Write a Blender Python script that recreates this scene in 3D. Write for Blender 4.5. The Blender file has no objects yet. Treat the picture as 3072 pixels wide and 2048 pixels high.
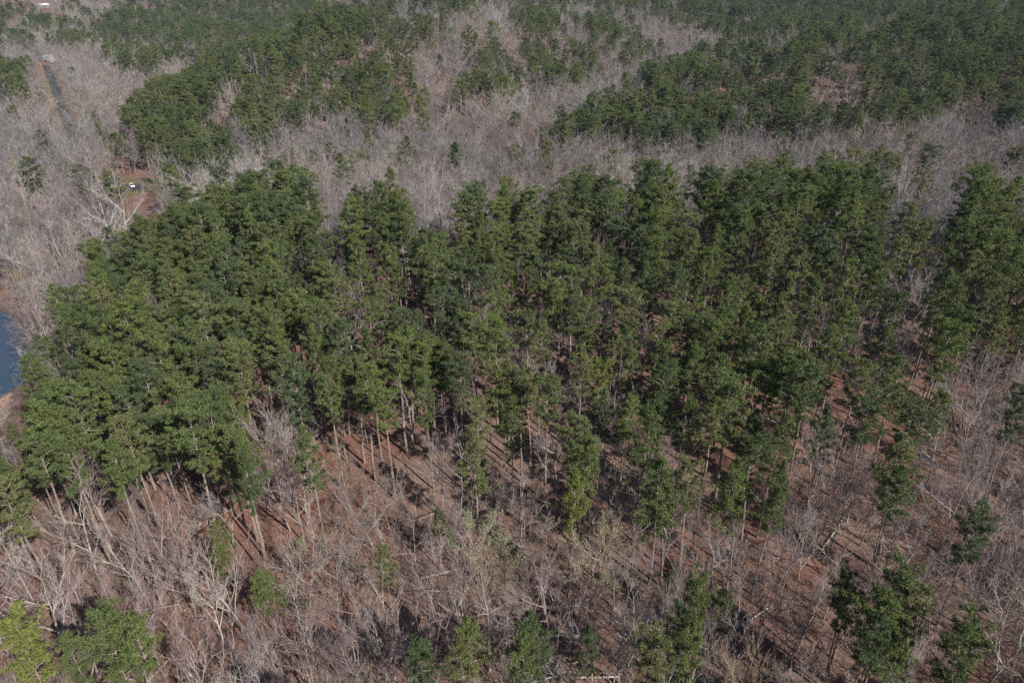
import bpy, math, random
import numpy as np
from mathutils import Vector

random.seed(7)
rng = np.random.default_rng(7)
scn = bpy.context.scene
col = scn.collection

# ------------------------------------------------------------------ camera
CAM_Z, PITCH, F, W0, H0 = 90.0, math.radians(28.0), 2048.0, 3072, 2048   # F in pixels of the 3072 x 2048 photograph
cam_d = bpy.data.cameras.new("camera")
cam_d.sensor_width = 36.0
cam_d.lens = 24.0
cam_d.clip_start, cam_d.clip_end = 1.0, 20000.0
cam = bpy.data.objects.new("camera", cam_d)
col.objects.link(cam)
cam.location = (0, 0, CAM_Z)
cam.rotation_euler = (math.pi / 2 - PITCH, 0, 0)
scn.camera = cam

# ------------------------------------------------------------------ light
SUN_EL, SUN_AZ = math.radians(38.0), math.radians(135.0)      # azimuth clockwise from +Y: behind the camera to the right
world = bpy.data.worlds.new("World")
scn.world = world
world.use_nodes = True
nt = world.node_tree
nt.nodes.clear()
sky = nt.nodes.new("ShaderNodeTexSky")
sky.sky_type = 'NISHITA'
sky.sun_disc = False
sky.sun_elevation = SUN_EL
sky.sun_rotation = SUN_AZ
sky.air_density, sky.dust_density, sky.ozone_density = 1.0, 0.6, 1.0
bg = nt.nodes.new("ShaderNodeBackground")
bg.inputs[1].default_value = 0.07
wo = nt.nodes.new("ShaderNodeOutputWorld")
nt.links.new(sky.outputs[0], bg.inputs[0])
nt.links.new(bg.outputs[0], wo.inputs[0])
sd = bpy.data.lights.new("sun", 'SUN')
sd.energy = 5.0
sd.angle = math.radians(0.53)
sd.color = (1.0, 0.945, 0.86)
sun = bpy.data.objects.new("sun", sd)
col.objects.link(sun)
sv = Vector((math.sin(SUN_AZ) * math.cos(SUN_EL), math.cos(SUN_AZ) * math.cos(SUN_EL), math.sin(SUN_EL)))
sun.rotation_euler = sv.to_track_quat('Z', 'Y').to_euler()
sun.location = sv * 300

scn.view_settings.view_transform = 'Standard'
scn.view_settings.look = 'None'
scn.view_settings.gamma = 1.0
scn.view_settings.use_curve_mapping = False
scn.view_settings.exposure = 0.70
scn.cycles.max_bounces = 4
scn.cycles.diffuse_bounces = 2
scn.cycles.glossy_bounces = 1
scn.cycles.transmission_bounces = 3
scn.cycles.transparent_max_bounces = 4
scn.cycles.volume_bounces = 0
scn.cycles.use_denoising = False
scn.cycles.sample_clamp_indirect = 4.0

# ------------------------------------------------------------------ terrain shape
def ss(a, b, x):
    t = np.clip((x - a) / (b - a), 0, 1)
    return t * t * (3 - 2 * t)

BANK_Y = [40, 100, 128, 140, 150, 165, 190, 230, 300, 420, 700]
BANK_X = [-230, -165, -138, -131, -129, -132, -157, -215, -310, -470, -900]
def bank(y):
    return np.interp(y, BANK_Y, BANK_X)

def rolls(x, y):
    return (np.sin(x * .071 + 1.3) * np.sin(y * .063 + .4) * .7 + np.sin(x * .031 + y * .043) * .9 + np.sin(x * .17 - y * .11 + 2) * .25)

def H(x, y):
    x = np.asarray(x, float); y = np.asarray(y, float)
    prof = np.interp(y, [-500, -100, 0, 40, 60, 100, 140, 153, 166, 195, 235, 290, 340],
                     [-12, -8, 0, 5, 8, 15.5, 22.6, 24.2, 23.8, 16.5, 8, 2, 0])
    z = prof * ss(-140, -52, x) * (1 + .0006 * x)
    z = z + 8 * ss(0, 300, x) * ss(200, 300, y)
    xe = np.interp(y, [380, 400, 480, 560, 700, 900], [0, 10, 80, 200, 450, 800])
    z = z + ss(-70, 40, x - xe) * 45 * np.tanh(.19 * np.clip(y - 386, 0, 2000) / 45)
    xa = np.interp(y, [400, 600, 850], [-190, -150, -40])
    ha = np.interp(y, [365, 420, 500, 580, 660, 740, 820, 920, 1100], [0, 7, 23, 37, 47, 50, 42, 22, 10])
    dx = x - xa
    z = z + ha * ss(-70, 0, dx) * (1 - ss(40, 240, dx))
    z = z + 26 * ss(780, 1080, y) * ss(-80, 200, x) + 95 * ss(950, 2100, y)
    z = z + rolls(x, y) * (0.6 + 5 * ss(700, 1400, y))
    u = bank(y) - x
    z = np.where(u > -14, z - (z + 6.5) * ss(-14, 8, u) * (1 - ss(62, 90, u)), z)
    return z

CP, SP = math.cos(PITCH), math.sin(PITCH)
def project(x, y, z):
    """photo pixel (3072 x 2048) and axial depth of world points"""
    dz = np.asarray(z, float) - CAM_Z
    ax = np.asarray(y) * CP - dz * SP
    up = np.asarray(y) * SP + dz * CP
    axs = np.maximum(ax, 1e-3)
    return W0 / 2 + F * np.asarray(x) / axs, H0 / 2 - F * up / axs, ax

def unproject(px, py, above=0.0):
    """the place on the terrain where a point ABOVE metres over the ground is seen at that pixel"""
    a, b = (px - W0 / 2) / F, (H0 / 2 - py) / F
    d = np.array([a, CP + b * SP, -SP + b * CP])
    t = np.geomspace(30, 4000, 6000)
    xs, ys, zs = d[0] * t, d[1] * t, CAM_Z + d[2] * t
    k = np.nonzero(zs - H(xs, ys) <= above)[0]
    k = k[0] if len(k) else len(t) - 1
    return float(xs[k]), float(ys[k])

def inside(poly, px, py):
    px = np.asarray(px); py = np.asarray(py)
    r = np.zeros(px.shape, bool)
    n = len(poly)
    for i in range(n):
        x1, y1 = poly[i]; x2, y2 = poly[(i + 1) % n]
        if y1 == y2: continue
        c = ((y1 > py) != (y2 > py)) & (px < (x2 - x1) * (py - y1) / (y2 - y1) + x1)
        r ^= c
    return r

# ------------------------------------------------------------------ materials
def new_mat(name):
    m = bpy.data.materials.new(name)
    m.use_nodes = True
    t = m.node_tree
    t.nodes.clear()
    return m, t, (lambda k: t.nodes.new("ShaderNode" + k)), t.links.new

def mixrgb(N, L, a, b, f, mode='MIX'):
    n = N("Mix"); n.data_type = 'RGBA'; n.blend_type = mode
    for s, v in ((n.inputs[6], a), (n.inputs[7], b), (n.inputs[0], f)):
        if hasattr(v, 'is_linked'): L(v, s)
        elif isinstance(v, tuple): s.default_value = (*v, 1)
        else: s.default_value = v
    return n.outputs[2]

def ramp(N, L, src, stops, interp='LINEAR'):
    r = N("ValToRGB"); r.color_ramp.interpolation = interp
    e = r.color_ramp.elements
    while len(e) < len(stops): e.new(.5)
    for k, (p, c) in enumerate(stops):
        e[k].position = p
        e[k].color = (*c, 1) if len(c) == 3 else c
    L(src, r.inputs[0])
    return r.outputs[0]

def plant_mat(name, tones=None, lo=.7, hi=1.35, transl=.2, gain=1.0, tint=None):
    """object colour (single trees) or a tone drawn per instance; each spray of its own lightness"""
    m, t, N, L = new_mat(name)
    oi = N("ObjectInfo")
    if tones is None:
        c = oi.outputs['Color']
    else:
        at = N("Attribute"); at.attribute_type = 'INSTANCER'; at.attribute_name = "tone"
        c = at.outputs['Color']
    if tint: c = mixrgb(N, L, c, tint, 1.0, 'MULTIPLY')
    g = N("NewGeometry")
    mr = N("MapRange"); L(g.outputs['Random Per Island'], mr.inputs[0])
    mr.inputs[3].default_value = lo * gain; mr.inputs[4].default_value = hi * gain
    v = N("HueSaturation"); L(c, v.inputs['Color']); L(mr.outputs[0], v.inputs['Value'])
    d = N("BsdfDiffuse"); L(v.outputs[0], d.inputs[0])
    o = N("OutputMaterial")
    if transl > 0:
        tr = N("BsdfTranslucent"); L(v.outputs[0], tr.inputs[0])
        mx = N("MixShader"); mx.inputs[0].default_value = transl
        L(d.outputs[0], mx.inputs[1]); L(tr.outputs[0], mx.inputs[2]); L(mx.outputs[0], o.inputs[0])
    else:
        L(d.outputs[0], o.inputs[0])
    return m

def bark_mat(name, a, b, scale=3.0, objcol=False, tones=None):
    m, t, N, L = new_mat(name)
    tc = N("TexCoord"); no = N("TexNoise")
    no.inputs['Scale'].default_value = scale; no.inputs['Detail'].default_value = 4
    L(tc.outputs['Object'], no.inputs['Vector'])
    f = ramp(N, L, no.outputs[0], [(.35, (0, 0, 0)), (.65, (1, 1, 1))])
    c = mixrgb(N, L, a, b, f)
    oi = N("ObjectInfo")
    if objcol:
        c = mixrgb(N, L, c, oi.outputs['Color'], 1.0, 'MULTIPLY')
    elif tones:
        at = N("Attribute"); at.attribute_type = 'INSTANCER'; at.attribute_name = "tone"
        c = mixrgb(N, L, c, at.outputs['Color'], 1.0, 'MULTIPLY')
    d = N("BsdfDiffuse"); L(c, d.inputs[0])
    o = N("OutputMaterial"); L(d.outputs[0], o.inputs[0])
    return m

def plain_mat(name, c, rough=.6, metal=0.0, var=.12, scale=2.0, spec=.4):
    m, t, N, L = new_mat(name)
    tc = N("TexCoord"); no = N("TexNoise")
    no.inputs['Scale'].default_value = scale; no.inputs['Detail'].default_value = 5
    L(tc.outputs['Object'], no.inputs['Vector'])
    mr = N("MapRange"); L(no.outputs[0], mr.inputs[0]); mr.inputs[3].default_value = 1 - var; mr.inputs[4].default_value = 1 + var
    v = N("HueSaturation"); v.inputs['Color'].default_value = (*c, 1); L(mr.outputs[0], v.inputs['Value'])
    p = N("BsdfPrincipled"); L(v.outputs[0], p.inputs['Base Color'])
    p.inputs['Roughness'].default_value = rough; p.inputs['Metallic'].default_value = metal
    p.inputs['Specular IOR Level'].default_value = spec
    o = N("OutputMaterial"); L(p.outputs[0], o.inputs[0])
    return m

def ground_mat(name, dark, mid, light, straw, big=.03, fine=1.6):
    m, t, N, L = new_mat(name)
    tc = N("TexCoord")
    def noise(s, det=6, rough=.6):
        n = N("TexNoise"); n.inputs['Scale'].default_value = s; n.inputs['Detail'].default_value = det
        n.inputs['Roughness'].default_value = rough
        L(tc.outputs['Object'], n.inputs['Vector']); return n.outputs[0]
    c1 = ramp(N, L, noise(fine, 8, .75), [(.3, dark), (.5, mid), (.68, light)])
    f2 = ramp(N, L, noise(big * 3, 5), [(.45, (0, 0, 0)), (.65, (1, 1, 1))])
    c2 = mixrgb(N, L, c1, straw, mixrgb(N, L, (0, 0, 0), f2, .55))
    f3 = ramp(N, L, noise(big, 3), [(.4, (0, 0, 0)), (.6, (1, 1, 1))])
    c3 = mixrgb(N, L, c2, mixrgb(N, L, c2, (1.12, .92, .84), 1.0, 'MULTIPLY'), f3)
    vo = N("TexVoronoi"); vo.inputs['Scale'].default_value = 3.2; L(tc.outputs['Object'], vo.inputs['Vector'])
    f4 = ramp(N, L, vo.outputs['Distance'], [(.0, (1, 1, 1)), (.12, (0, 0, 0))])
    c4 = mixrgb(N, L, c3, (.33, .27, .22), mixrgb(N, L, (0, 0, 0), f4, .45))
    d = N("BsdfDiffuse"); L(c4, d.inputs[0])
    bp = N("Bump"); bp.inputs['Strength'].default_value = .6; bp.inputs['Distance'].default_value = .25
    L(noise(2.5, 8, .7), bp.inputs['Height']); L(bp.outputs[0], d.inputs['Normal'])
    o = N("OutputMaterial"); L(d.outputs[0], o.inputs[0])
    return m

M_GROUND = ground_mat("leaf_litter", (.046, .030, .026), (.128, .083, .070), (.23, .16, .138), (.205, .150, .12), fine=2.6)
M_GRASS = ground_mat("lawn_grass", (.07, .078, .03), (.105, .108, .045), (.15, .14, .07), (.17, .14, .08), big=.1, fine=3)
M_SAND = ground_mat("river_gravel", (.26, .19, .15), (.34, .26, .21), (.42, .33, .27), (.4, .32, .26), big=.1, fine=4)
M_VERGE = ground_mat("road_verge", (.10, .08, .06), (.16, .128, .095), (.21, .17, .13), (.17, .16, .09), big=.06, fine=2)
M_ASPHALT = plain_mat("asphalt", (.038, .038, .043), .85, 0, .2, 1.2, .3)

M_NEEDLE_1 = plant_mat("pine_needles", None, .65, 1.4, .22)
M_NEEDLE_N = plant_mat("pine_needles_mass", True, .65, 1.4, .22)
M_TWIG_1 = plant_mat("bare_twigs", None, .7, 1.25, 0, 1.0, (.82, .755, .765))
M_TWIG_N = plant_mat("bare_twigs_mass", True, .7, 1.25, 0, 1.0, (.96, .935, .94))
M_PBARK = bark_mat("pine_bark", (.14, .108, .088), (.29, .24, .205), 4)
M_BARK_1 = bark_mat("grey_bark", (.8, .8, .81), (1.16, 1.14, 1.13), 3, objcol=True)
M_BARK_N = bark_mat("grey_bark_mass", (.75, .75, .75), (1.15, 1.12, 1.08), 3, tones=True)

# ------------------------------------------------------------------ mesh helpers
class MB:
    def __init__(s): s.v, s.f, s.m, s.n = [], [], [], 0
    def add(s, v, f, mi=0):
        s.v.append(np.asarray(v, float).reshape(-1, 3)); s.f += [tuple(i + s.n for i in q) for q in f]
        s.m += [mi] * len(f); s.n += len(s.v[-1])
    def box(s, c, d, mi=0, rz=0, taper=(1, 1)):
        x, y, z = d[0] / 2, d[1] / 2, d[2] / 2
        v = np.array([(sx * x * (taper[0] if sz > 0 else 1), sy * y * (taper[1] if sz > 0 else 1), sz * z) for sz in (-1, 1) for sx, sy in ((-1, -1), (1, -1), (1, 1), (-1, 1))])
        c_, s_ = math.cos(rz), math.sin(rz)
        v = np.stack([v[:, 0] * c_ - v[:, 1] * s_, v[:, 0] * s_ + v[:, 1] * c_, v[:, 2]], 1) + np.array(c)
        s.add(v, [(3, 2, 1, 0), (4, 5, 6, 7), (0, 1, 5, 4), (1, 2, 6, 5), (2, 3, 7, 6), (3, 0, 4, 7)], mi)
    def tube(s, pts, rad, sides=5, mi=0, tip=True):
        pts = np.asarray(pts, float); k = len(pts)
        d = np.gradient(pts, axis=0); d /= np.linalg.norm(d, axis=1)[:, None] + 1e-9
        ref = np.array([1.0, .13, .07]) if abs(d[0][2]) > .8 else np.array([.1, .07, 1.0])
        a = np.cross(d, ref); a /= np.linalg.norm(a, axis=1)[:, None] + 1e-9
        b = np.cross(d, a)
        an = np.arange(sides) * 2 * math.pi / sides
        n_ring = k - 1 if tip else k
        v = (pts[:n_ring, None, :] + np.asarray(rad)[:n_ring, None, None] * (np.cos(an)[None, :, None] * a[:n_ring, None, :] + np.sin(an)[None, :, None] * b[:n_ring, None, :])).reshape(-1, 3)
        f = []
        for i in range(n_ring - 1):
            for j in range(sides):
                j2 = (j + 1) % sides
                f.append((i * sides + j, i * sides + j2, (i + 1) * sides + j2, (i + 1) * sides + j))
        if tip:
            v = np.vstack([v, pts[-1]]); L = n_ring - 1
            for j in range(sides): f.append((L * sides + j, L * sides + (j + 1) % sides, n_ring * sides))
        s.add(v, f, mi)
    def arrays(s): return np.vstack(s.v) if s.v else np.zeros((0, 3)), s.f, s.m
    def mesh(s, name, mats):
        v, f, mi = s.arrays()
        me = bpy.data.meshes.new(name)
        me.from_pydata(v.tolist(), [], f)
        for m in mats: me.materials.append(m)
        me.polygons.foreach_set("material_index", mi)
        me.update()
        return me

def link(name, me, parent=None, loc=None):
    o = bpy.data.objects.new(name, me); col.objects.link(o)
    if parent is not None: o.parent = parent
    if loc is not None: o.location = loc
    return o
def tag(o, label=None, cat=None, group=None, kind=None):
    for k, v in (('label', label), ('category', cat), ('group', group), ('kind', kind)):
        if v: o[k] = v
    return o

# ------------------------------------------------------------------ ground, river, road
xs = np.unique(np.round(np.concatenate([np.arange(-260, 340.1, 3), np.arange(340, 900, 14), -np.arange(260, 900, 14), np.geomspace(900, 4200, 26), -np.geomspace(900, 4200, 26)]), 2))
ys = np.unique(np.round(np.concatenate([np.arange(-90, 420.1, 3), np.arange(420, 1300, 12), np.geomspace(1300, 5000, 34), -np.geomspace(90, 500, 12)]), 2))
X, Y = np.meshgrid(xs, ys)
Z = H(X, Y)
nx_, ny_ = len(xs), len(ys)
me = bpy.data.meshes.new("ground")
idx = np.arange(nx_ * ny_).reshape(ny_, nx_)
quads = np.stack([idx[:-1, :-1], idx[:-1, 1:], idx[1:, 1:], idx[1:, :-1]], -1).reshape(-1, 4)
me.from_pydata(np.stack([X, Y, Z], -1).reshape(-1, 3).tolist(), [], quads.tolist())
me.materials.append(M_GROUND)
me.polygons.foreach_set("use_smooth", [True] * len(me.polygons))
tag(link("ground", me), kind='structure')

def drape(name, poly, mat, lift, step=2.5, thick=0.0):
    """a sheet over the terrain inside a world polygon, LIFT metres above the ground's triangles"""
    px_, py_ = [p[0] for p in poly], [p[1] for p in poly]
    gx = np.arange(min(px_) - step, max(px_) + 2 * step, step); gy = np.arange(min(py_) - step, max(py_) + 2 * step, step)
    GX, GY = np.meshgrid(gx, gy)
    ix = np.clip(np.searchsorted(xs, GX) - 1, 0, nx_ - 2); iy = np.clip(np.searchsorted(ys, GY) - 1, 0, ny_ - 2)
    u = (GX - xs[ix]) / (xs[ix + 1] - xs[ix]); w = (GY - ys[iy]) / (ys[iy + 1] - ys[iy])
    GZ = Z[iy, ix] * (1 - u) * (1 - w) + Z[iy, ix + 1] * u * (1 - w) + Z[iy + 1, ix] * (1 - u) * w + Z[iy + 1, ix + 1] * u * w + lift
    ok = inside(poly, GX, GY)
    id_ = np.arange(GX.size).reshape(GX.shape)
    cell = ok[:-1, :-1] & ok[:-1, 1:] & ok[1:, 1:] & ok[1:, :-1]
    q = np.stack([id_[:-1, :-1], id_[:-1, 1:], id_[1:, 1:], id_[1:, :-1]], -1)[cell]
    used, inv = np.unique(q, return_inverse=True)
    m = bpy.data.meshes.new(name)
    m.from_pydata(np.stack([GX, GY, GZ], -1).reshape(-1, 3)[used].tolist(), [], inv.reshape(-1, 4).tolist())
    m.materials.append(mat)
    m.polygons.foreach_set("use_smooth", [True] * len(m.polygons))
    return tag(link(name, m), kind='structure')

# water
m, t, N, L = new_mat("river_water")
p = N("BsdfPrincipled"); o = N("OutputMaterial"); L(p.outputs[0], o.inputs[0])
tc = N("TexCoord"); no = N("TexNoise"); no.inputs['Scale'].default_value = .06; no.inputs['Detail'].default_value = 3
L(tc.outputs['Object'], no.inputs['Vector'])
L(ramp(N, L, no.outputs[0], [(.4, (.026, .052, .072)), (.62, (.036, .052, .088))]), p.inputs['Base Color'])
p.inputs['Roughness'].default_value = .12; p.inputs['IOR'].default_value = 1.33
n2 = N("TexNoise"); n2.inputs['Scale'].default_value = .8; n2.inputs['Detail'].default_value = 4; L(tc.outputs['Object'], n2.inputs['Vector'])
bp = N("Bump"); bp.inputs['Strength'].default_value = .25; bp.inputs['Distance'].default_value = .15; L(n2.outputs[0], bp.inputs['Height']); L(bp.outputs[0], p.inputs['Normal'])
M_WATER = m
ry = np.concatenate([np.arange(60, 430, 6.0), [560, 700]])
rv = []
for y in ry: rv += [(float(bank(y)) - 84, y, -3.0), (float(bank(y)) + 6, y, -3.0)]
me = bpy.data.meshes.new("river")
me.from_pydata(rv, [], [(2 * i, 2 * i + 1, 2 * i + 3, 2 * i + 2) for i in range(len(ry) - 1)])
me.materials.append(M_WATER)
tag(link("river", me), kind='structure')
BAR = [unproject(*q) for q in ((-160, 1182), (10, 1164), (44, 1180), (40, 1232), (14, 1285), (-160, 1330))]
drape("gravel_bar", BAR, M_SAND, .06, 1.2)

# road in the bottomland
R0, R1_ = unproject(212, 385), unproject(146, 215)
rdx, rdy = R1_[0] - R0[0], R1_[1] - R0[1]
rl = math.hypot(rdx, rdy); rux, ruy = rdx / rl, rdy / rl
def road_pt(s, off): return (R0[0] + rux * s + ruy * off, R0[1] + ruy * s - rux * off)
drape("road_verge", [road_pt(-70, -12), road_pt(rl + 60, -12), road_pt(rl + 60, 6.5), road_pt(-70, 6.5)], M_VERGE, .05, 2)
drape("road", [road_pt(-70, -4.6), road_pt(rl + 60, -4.6), road_pt(rl + 60, 4.6), road_pt(-70, 4.6)], M_ASPHALT, .12, 1.5)
# clearing with the car
CAR = unproject(397, 562)
drape("grass_clearing", [(CAR[0] - 12, CAR[1] - 16), (CAR[0] + 10, CAR[1] - 16), (CAR[0] + 17, CAR[1] - 4), (CAR[0] + 15, CAR[1] + 12), (CAR[0] + 4, CAR[1] + 24), (CAR[0] - 10, CAR[1] + 14)], M_GRASS, .05)
drape("parking_area", [(CAR[0] - 16, CAR[1] - 7), (CAR[0] + 7, CAR[1] - 9), (CAR[0] + 8, CAR[1] - 3), (CAR[0] + 2, CAR[1] + 6), (CAR[0] - 16, CAR[1] + 5)], M_ASPHALT, .12, 1.0)

HB = unproject(136, 25)
drape("yard", [(HB[0] - 13, HB[1] - 34), (HB[0] + 15, HB[1] - 40), (HB[0] + 20, HB[1] + 6), (HB[0] - 17, HB[1] + 8)], M_GRASS, .08, 4)
# ------------------------------------------------------------------ tree builders
def wander(p, d, L, n, bend, rnd, up=0.0):
    pts = [np.array(p, float)]; d = np.array(d, float)
    for _ in range(n):
        d = d + rnd.normal(0, bend, 3) + np.array([0, 0, up]); d /= np.linalg.norm(d)
        pts.append(pts[-1] + d * L / n)
    return np.array(pts), d

def pine_parts(seed, h=22.0, base=.42, wid=3.1, nl=38, ncl=7, nb=46, blade=.34, thin=1.0, shape='round'):
    """trunk with limbs, and a crown of needle sprays gathered in clumps on the limbs"""
    r = np.random.default_rng(seed)
    tr, cr = MB(), MB()
    k = 7
    zz = np.linspace(0, h * .97, k)
    lean = r.normal(0, .012, 2)
    tx = np.stack([zz * lean[0] + np.cumsum(r.normal(0, .1, k)), zz * lean[1] + np.cumsum(r.normal(0, .1, k)), zz], 1); tx[0, :2] = 0
    rr = .24 * (h / 22) * (1 - zz / h * .88)
    tx[0, 2] = -.6
    tr.tube(tx, rr, 6, 0)
    V, Fc = [], []
    n0 = 0
    def axis(z): return np.array([np.interp(z, tx[:, 2], tx[:, 0]), np.interp(z, tx[:, 2], tx[:, 1]), z])
    for _ in range(6):                                            # dead stubs below the crown
        z = h * r.uniform(.2, base); a = r.uniform(0, 6.283); q = axis(z)
        e = q + np.array([math.cos(a), math.sin(a), r.uniform(-.3, .2)]) * r.uniform(.5, 1.7)
        tr.tube([q, e], [.04, .015], 3, 0)
    ga = r.uniform(0, 6.28)
    side = r.uniform(0, 6.28)
    for i in range(nl):
        t = (i + r.uniform(0, 1)) / nl                              # 0 bottom of crown .. 1 top
        z = h * (base + (.985 - base) * t)
        if shape == 'round': prof = (.42 + .85 * t) if t < .35 else .72 * math.sqrt(max(0, 1 - ((t - .35) / .68) ** 2)) + .03
        elif shape == 'cone': prof = .95 * (1 - t) ** .75 * min(1, .45 + t * 3) + .05
        else: prof = .35 + .5 * t if t < .6 else .65 * math.sqrt(max(0, 1 - ((t - .6) / .42) ** 2)) + .05
        ga += 2.4 + r.normal(0, .3)
        ln = wid * prof * r.uniform(.6, 1.3) * (1 + .22 * math.cos(ga - side))
        if ln < .3: ln = .3
        el = r.normal(.12 + .7 * t, .18)
        d = np.array([math.cos(ga) * math.cos(el), math.sin(ga) * math.cos(el), math.sin(el)])
        p0 = axis(z)
        pts, _d = wander(p0, d, ln, 3, .12, r, .06)
        tr.tube(pts, [.055, .04, .025, .012], 3, 0)
        nc = max(2, int(round(ncl * (.45 + .55 * ln / wid))))
        for c in range(nc):
            f = 1.0 if c == 0 else r.uniform(.35, 1.0)
            q = pts[0] + 0
            fi = f * 3; j = min(2, int(fi)); q = pts[j] + (pts[j + 1] - pts[j]) * (fi - j)
            q = q + r.normal(0, 1, 3) * np.array([.26, .26, .14]) * (.35 + .35 * ln)
            rad = r.uniform(.30, .64) * (.75 + .12 * ln)
            nbl = int(nb * r.uniform(.7, 1.3) * thin)
            ou = r.normal(0, 1, (nbl, 3)); ou[:, 2] = ou[:, 2] * .8 + .45
            ou /= np.linalg.norm(ou, axis=1)[:, None]
            st = q + ou * (rad * r.uniform(.25, .8, nbl))[:, None] * np.array([1, 1, .62])
            dr = ou * .6 + r.normal(0, .55, (nbl, 3)); dr[:, 2] += .1
            dr /= np.linalg.norm(dr, axis=1)[:, None]
            le = blade * r.uniform(.6, 1.3, nbl)
            sd_ = np.cross(dr, ou + r.normal(0, .3, (nbl, 3))); sd_ /= np.linalg.norm(sd_, axis=1)[:, None] + 1e-9
            wdt = (blade * .165 * r.uniform(.7, 1.3, nbl))[:, None]
            a_ = st - sd_ * wdt; b_ = st + sd_ * wdt; c_ = st + dr * le[:, None]
            V.append(np.stack([a_, b_, c_], 1).reshape(-1, 3))
            Fc.append(np.arange(nbl * 3).reshape(-1, 3) + n0); n0 += nbl * 3
    cr.v = [np.vstack(V)]; cr.f = [tuple(q) for q in np.vstack(Fc).tolist()]; cr.m = [0] * len(cr.f); cr.n = n0
    return tr, cr

def bare_parts(seed, h=14.0, fork=.34, spread=.5, nlimb=5, fine=6, twig=.011, up=.07, buds=0, kids=(6, 6), rough=1.1, els=(.42, 1.05)):
    """leafless hardwood: trunk, and a crown of limbs, branches and twigs that sweep upward"""
    r = np.random.default_rng(seed)
    tr, cr = MB(), MB()
    R = .0118 * h
    pts, d = wander((0, 0, -.5), (r.normal(0, .07), r.normal(0, .07), 1), h * .66 + .5, 6, .05, r, .02)
    tr.tube(pts, R * np.linspace(1, .3, 7), 6, 0)
    tips = []
    def branch(p, d, L, r0, lvl):
        if lvl == 3:
            q = p + d * L + np.array([0, 0, .12 * L])
            mid = (p + q) / 2 + r.normal(0, .06, 3) * L
            cr.tube([p, mid, q], [r0, r0 * .8, 0], 3, 1)
            tips.append(q); tips.append(mid)
            return
        n = (4, 3, 2)[lvl]
        bp_, de = wander(p, d, L, n, (.09, .11, .11)[lvl] * rough, r, (up, up * .8, up * .6)[lvl])
        cr.tube(bp_, r0 * np.linspace(1, .26, n + 1), (5, 4, 3)[lvl], 0 if lvl < 2 else 1)
        nk = (kids[0], kids[1], fine)[lvl]
        for c in range(nk):
            f = r.uniform(.3, 1.0) if c else 1.0
            fi = f * n; j = min(n - 1, int(fi)); q = bp_[j] + (bp_[j + 1] - bp_[j]) * (fi - j)
            dd = bp_[j + 1] - bp_[j]; dd /= np.linalg.norm(dd)
            off = r.normal(0, 1, 3); off -= dd * off.dot(dd); off /= np.linalg.norm(off)
            an = r.uniform(.35, .8) if c else r.uniform(.03, .25)
            nd = dd * math.cos(an) + off * math.sin(an); nd[2] += .16; nd /= np.linalg.norm(nd)
            branch(q, nd, L * r.uniform(.4, .66) * (1.15 - .5 * (f if c else .4)), max(twig, r0 * r.uniform(.36, .52)), lvl + 1)
    az = r.uniform(0, 6.28)
    for i in range(nlimb + 1):
        f = fork + (1 - fork) * (i / nlimb)
        fi = f * 6; j = min(5, int(fi)); q = pts[j] + (pts[j + 1] - pts[j]) * (fi - j)
        az += 2.3 + r.normal(0, .4)
        el = r.uniform(*els) if i < nlimb else 1.35
        dl = np.array([math.cos(az) * math.cos(el), math.sin(az) * math.cos(el), math.sin(el)])
        branch(q, dl, h * spread * r.uniform(.75, 1.1) * (1 - .3 * f), R * (.62 - .2 * f), 0)
    if buds:
        tp = np.array(tips)
        q = np.repeat(tp, buds, 0) + r.normal(0, .16, (len(tp) * buds, 3))
        n = len(q)
        a, b, c = (q + r.normal(0, .075, (n, 3)) for _ in range(3))
        cr.add(np.stack([a, b, c], 1).reshape(-1, 3), [tuple(t) for t in np.arange(n * 3).reshape(-1, 3).tolist()], 2)
    return tr, cr

PINE_SPECS = [dict(shape='round', base=0.55, wid=4.40), dict(shape='round', base=0.63, wid=4.07, nl=33), dict(shape='cone', base=0.45, wid=4.29), dict(shape='round', base=0.49, wid=4.73, nl=43),
              dict(shape='cone', base=0.53, wid=3.96), dict(shape='flat', base=0.58, wid=4.62), dict(shape='round', base=0.58, wid=4.29), dict(shape='cone', base=0.42, wid=4.51, nl=43),
              dict(shape='round', base=0.63, wid=4.40, nl=29, thin=.85), dict(shape='flat', base=0.63, wid=4.29, nl=27, thin=.85), dict(shape='cone', base=0.58, wid=3.74, nl=31, thin=.9), dict(shape='round', base=0.43, wid=4.07, nl=39),
              dict(shape='flat', base=0.51, wid=4.84, nl=35), dict(shape='round', base=0.67, wid=4.62, nl=29)]
PINES = [pine_parts(100 + i, **s) for i, s in enumerate(PINE_SPECS)]
PINE_W = [2.0 * float(np.percentile(np.hypot(c.v[0][:, 0], c.v[0][:, 1]), 92)) for _, c in PINES]
BARE_SPECS = [dict(), dict(spread=.56, fork=.28), dict(spread=.44, fork=.42, nlimb=6), dict(spread=.5, nlimb=4, fork=.26, kids=(7, 5)), dict(spread=.42, fork=.45), dict(spread=.6, fork=.25, nlimb=5, rough=1.8),
              dict(spread=.5, up=.03, rough=1.6), dict(spread=.52, fork=.36, nlimb=6), dict(spread=.46, nlimb=4, kids=(5, 4)), dict(spread=.55, nlimb=4, fine=2, kids=(6, 4), rough=2.0)]
BARES = [bare_parts(300 + i, **s) for i, s in enumerate(BARE_SPECS)]
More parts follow.
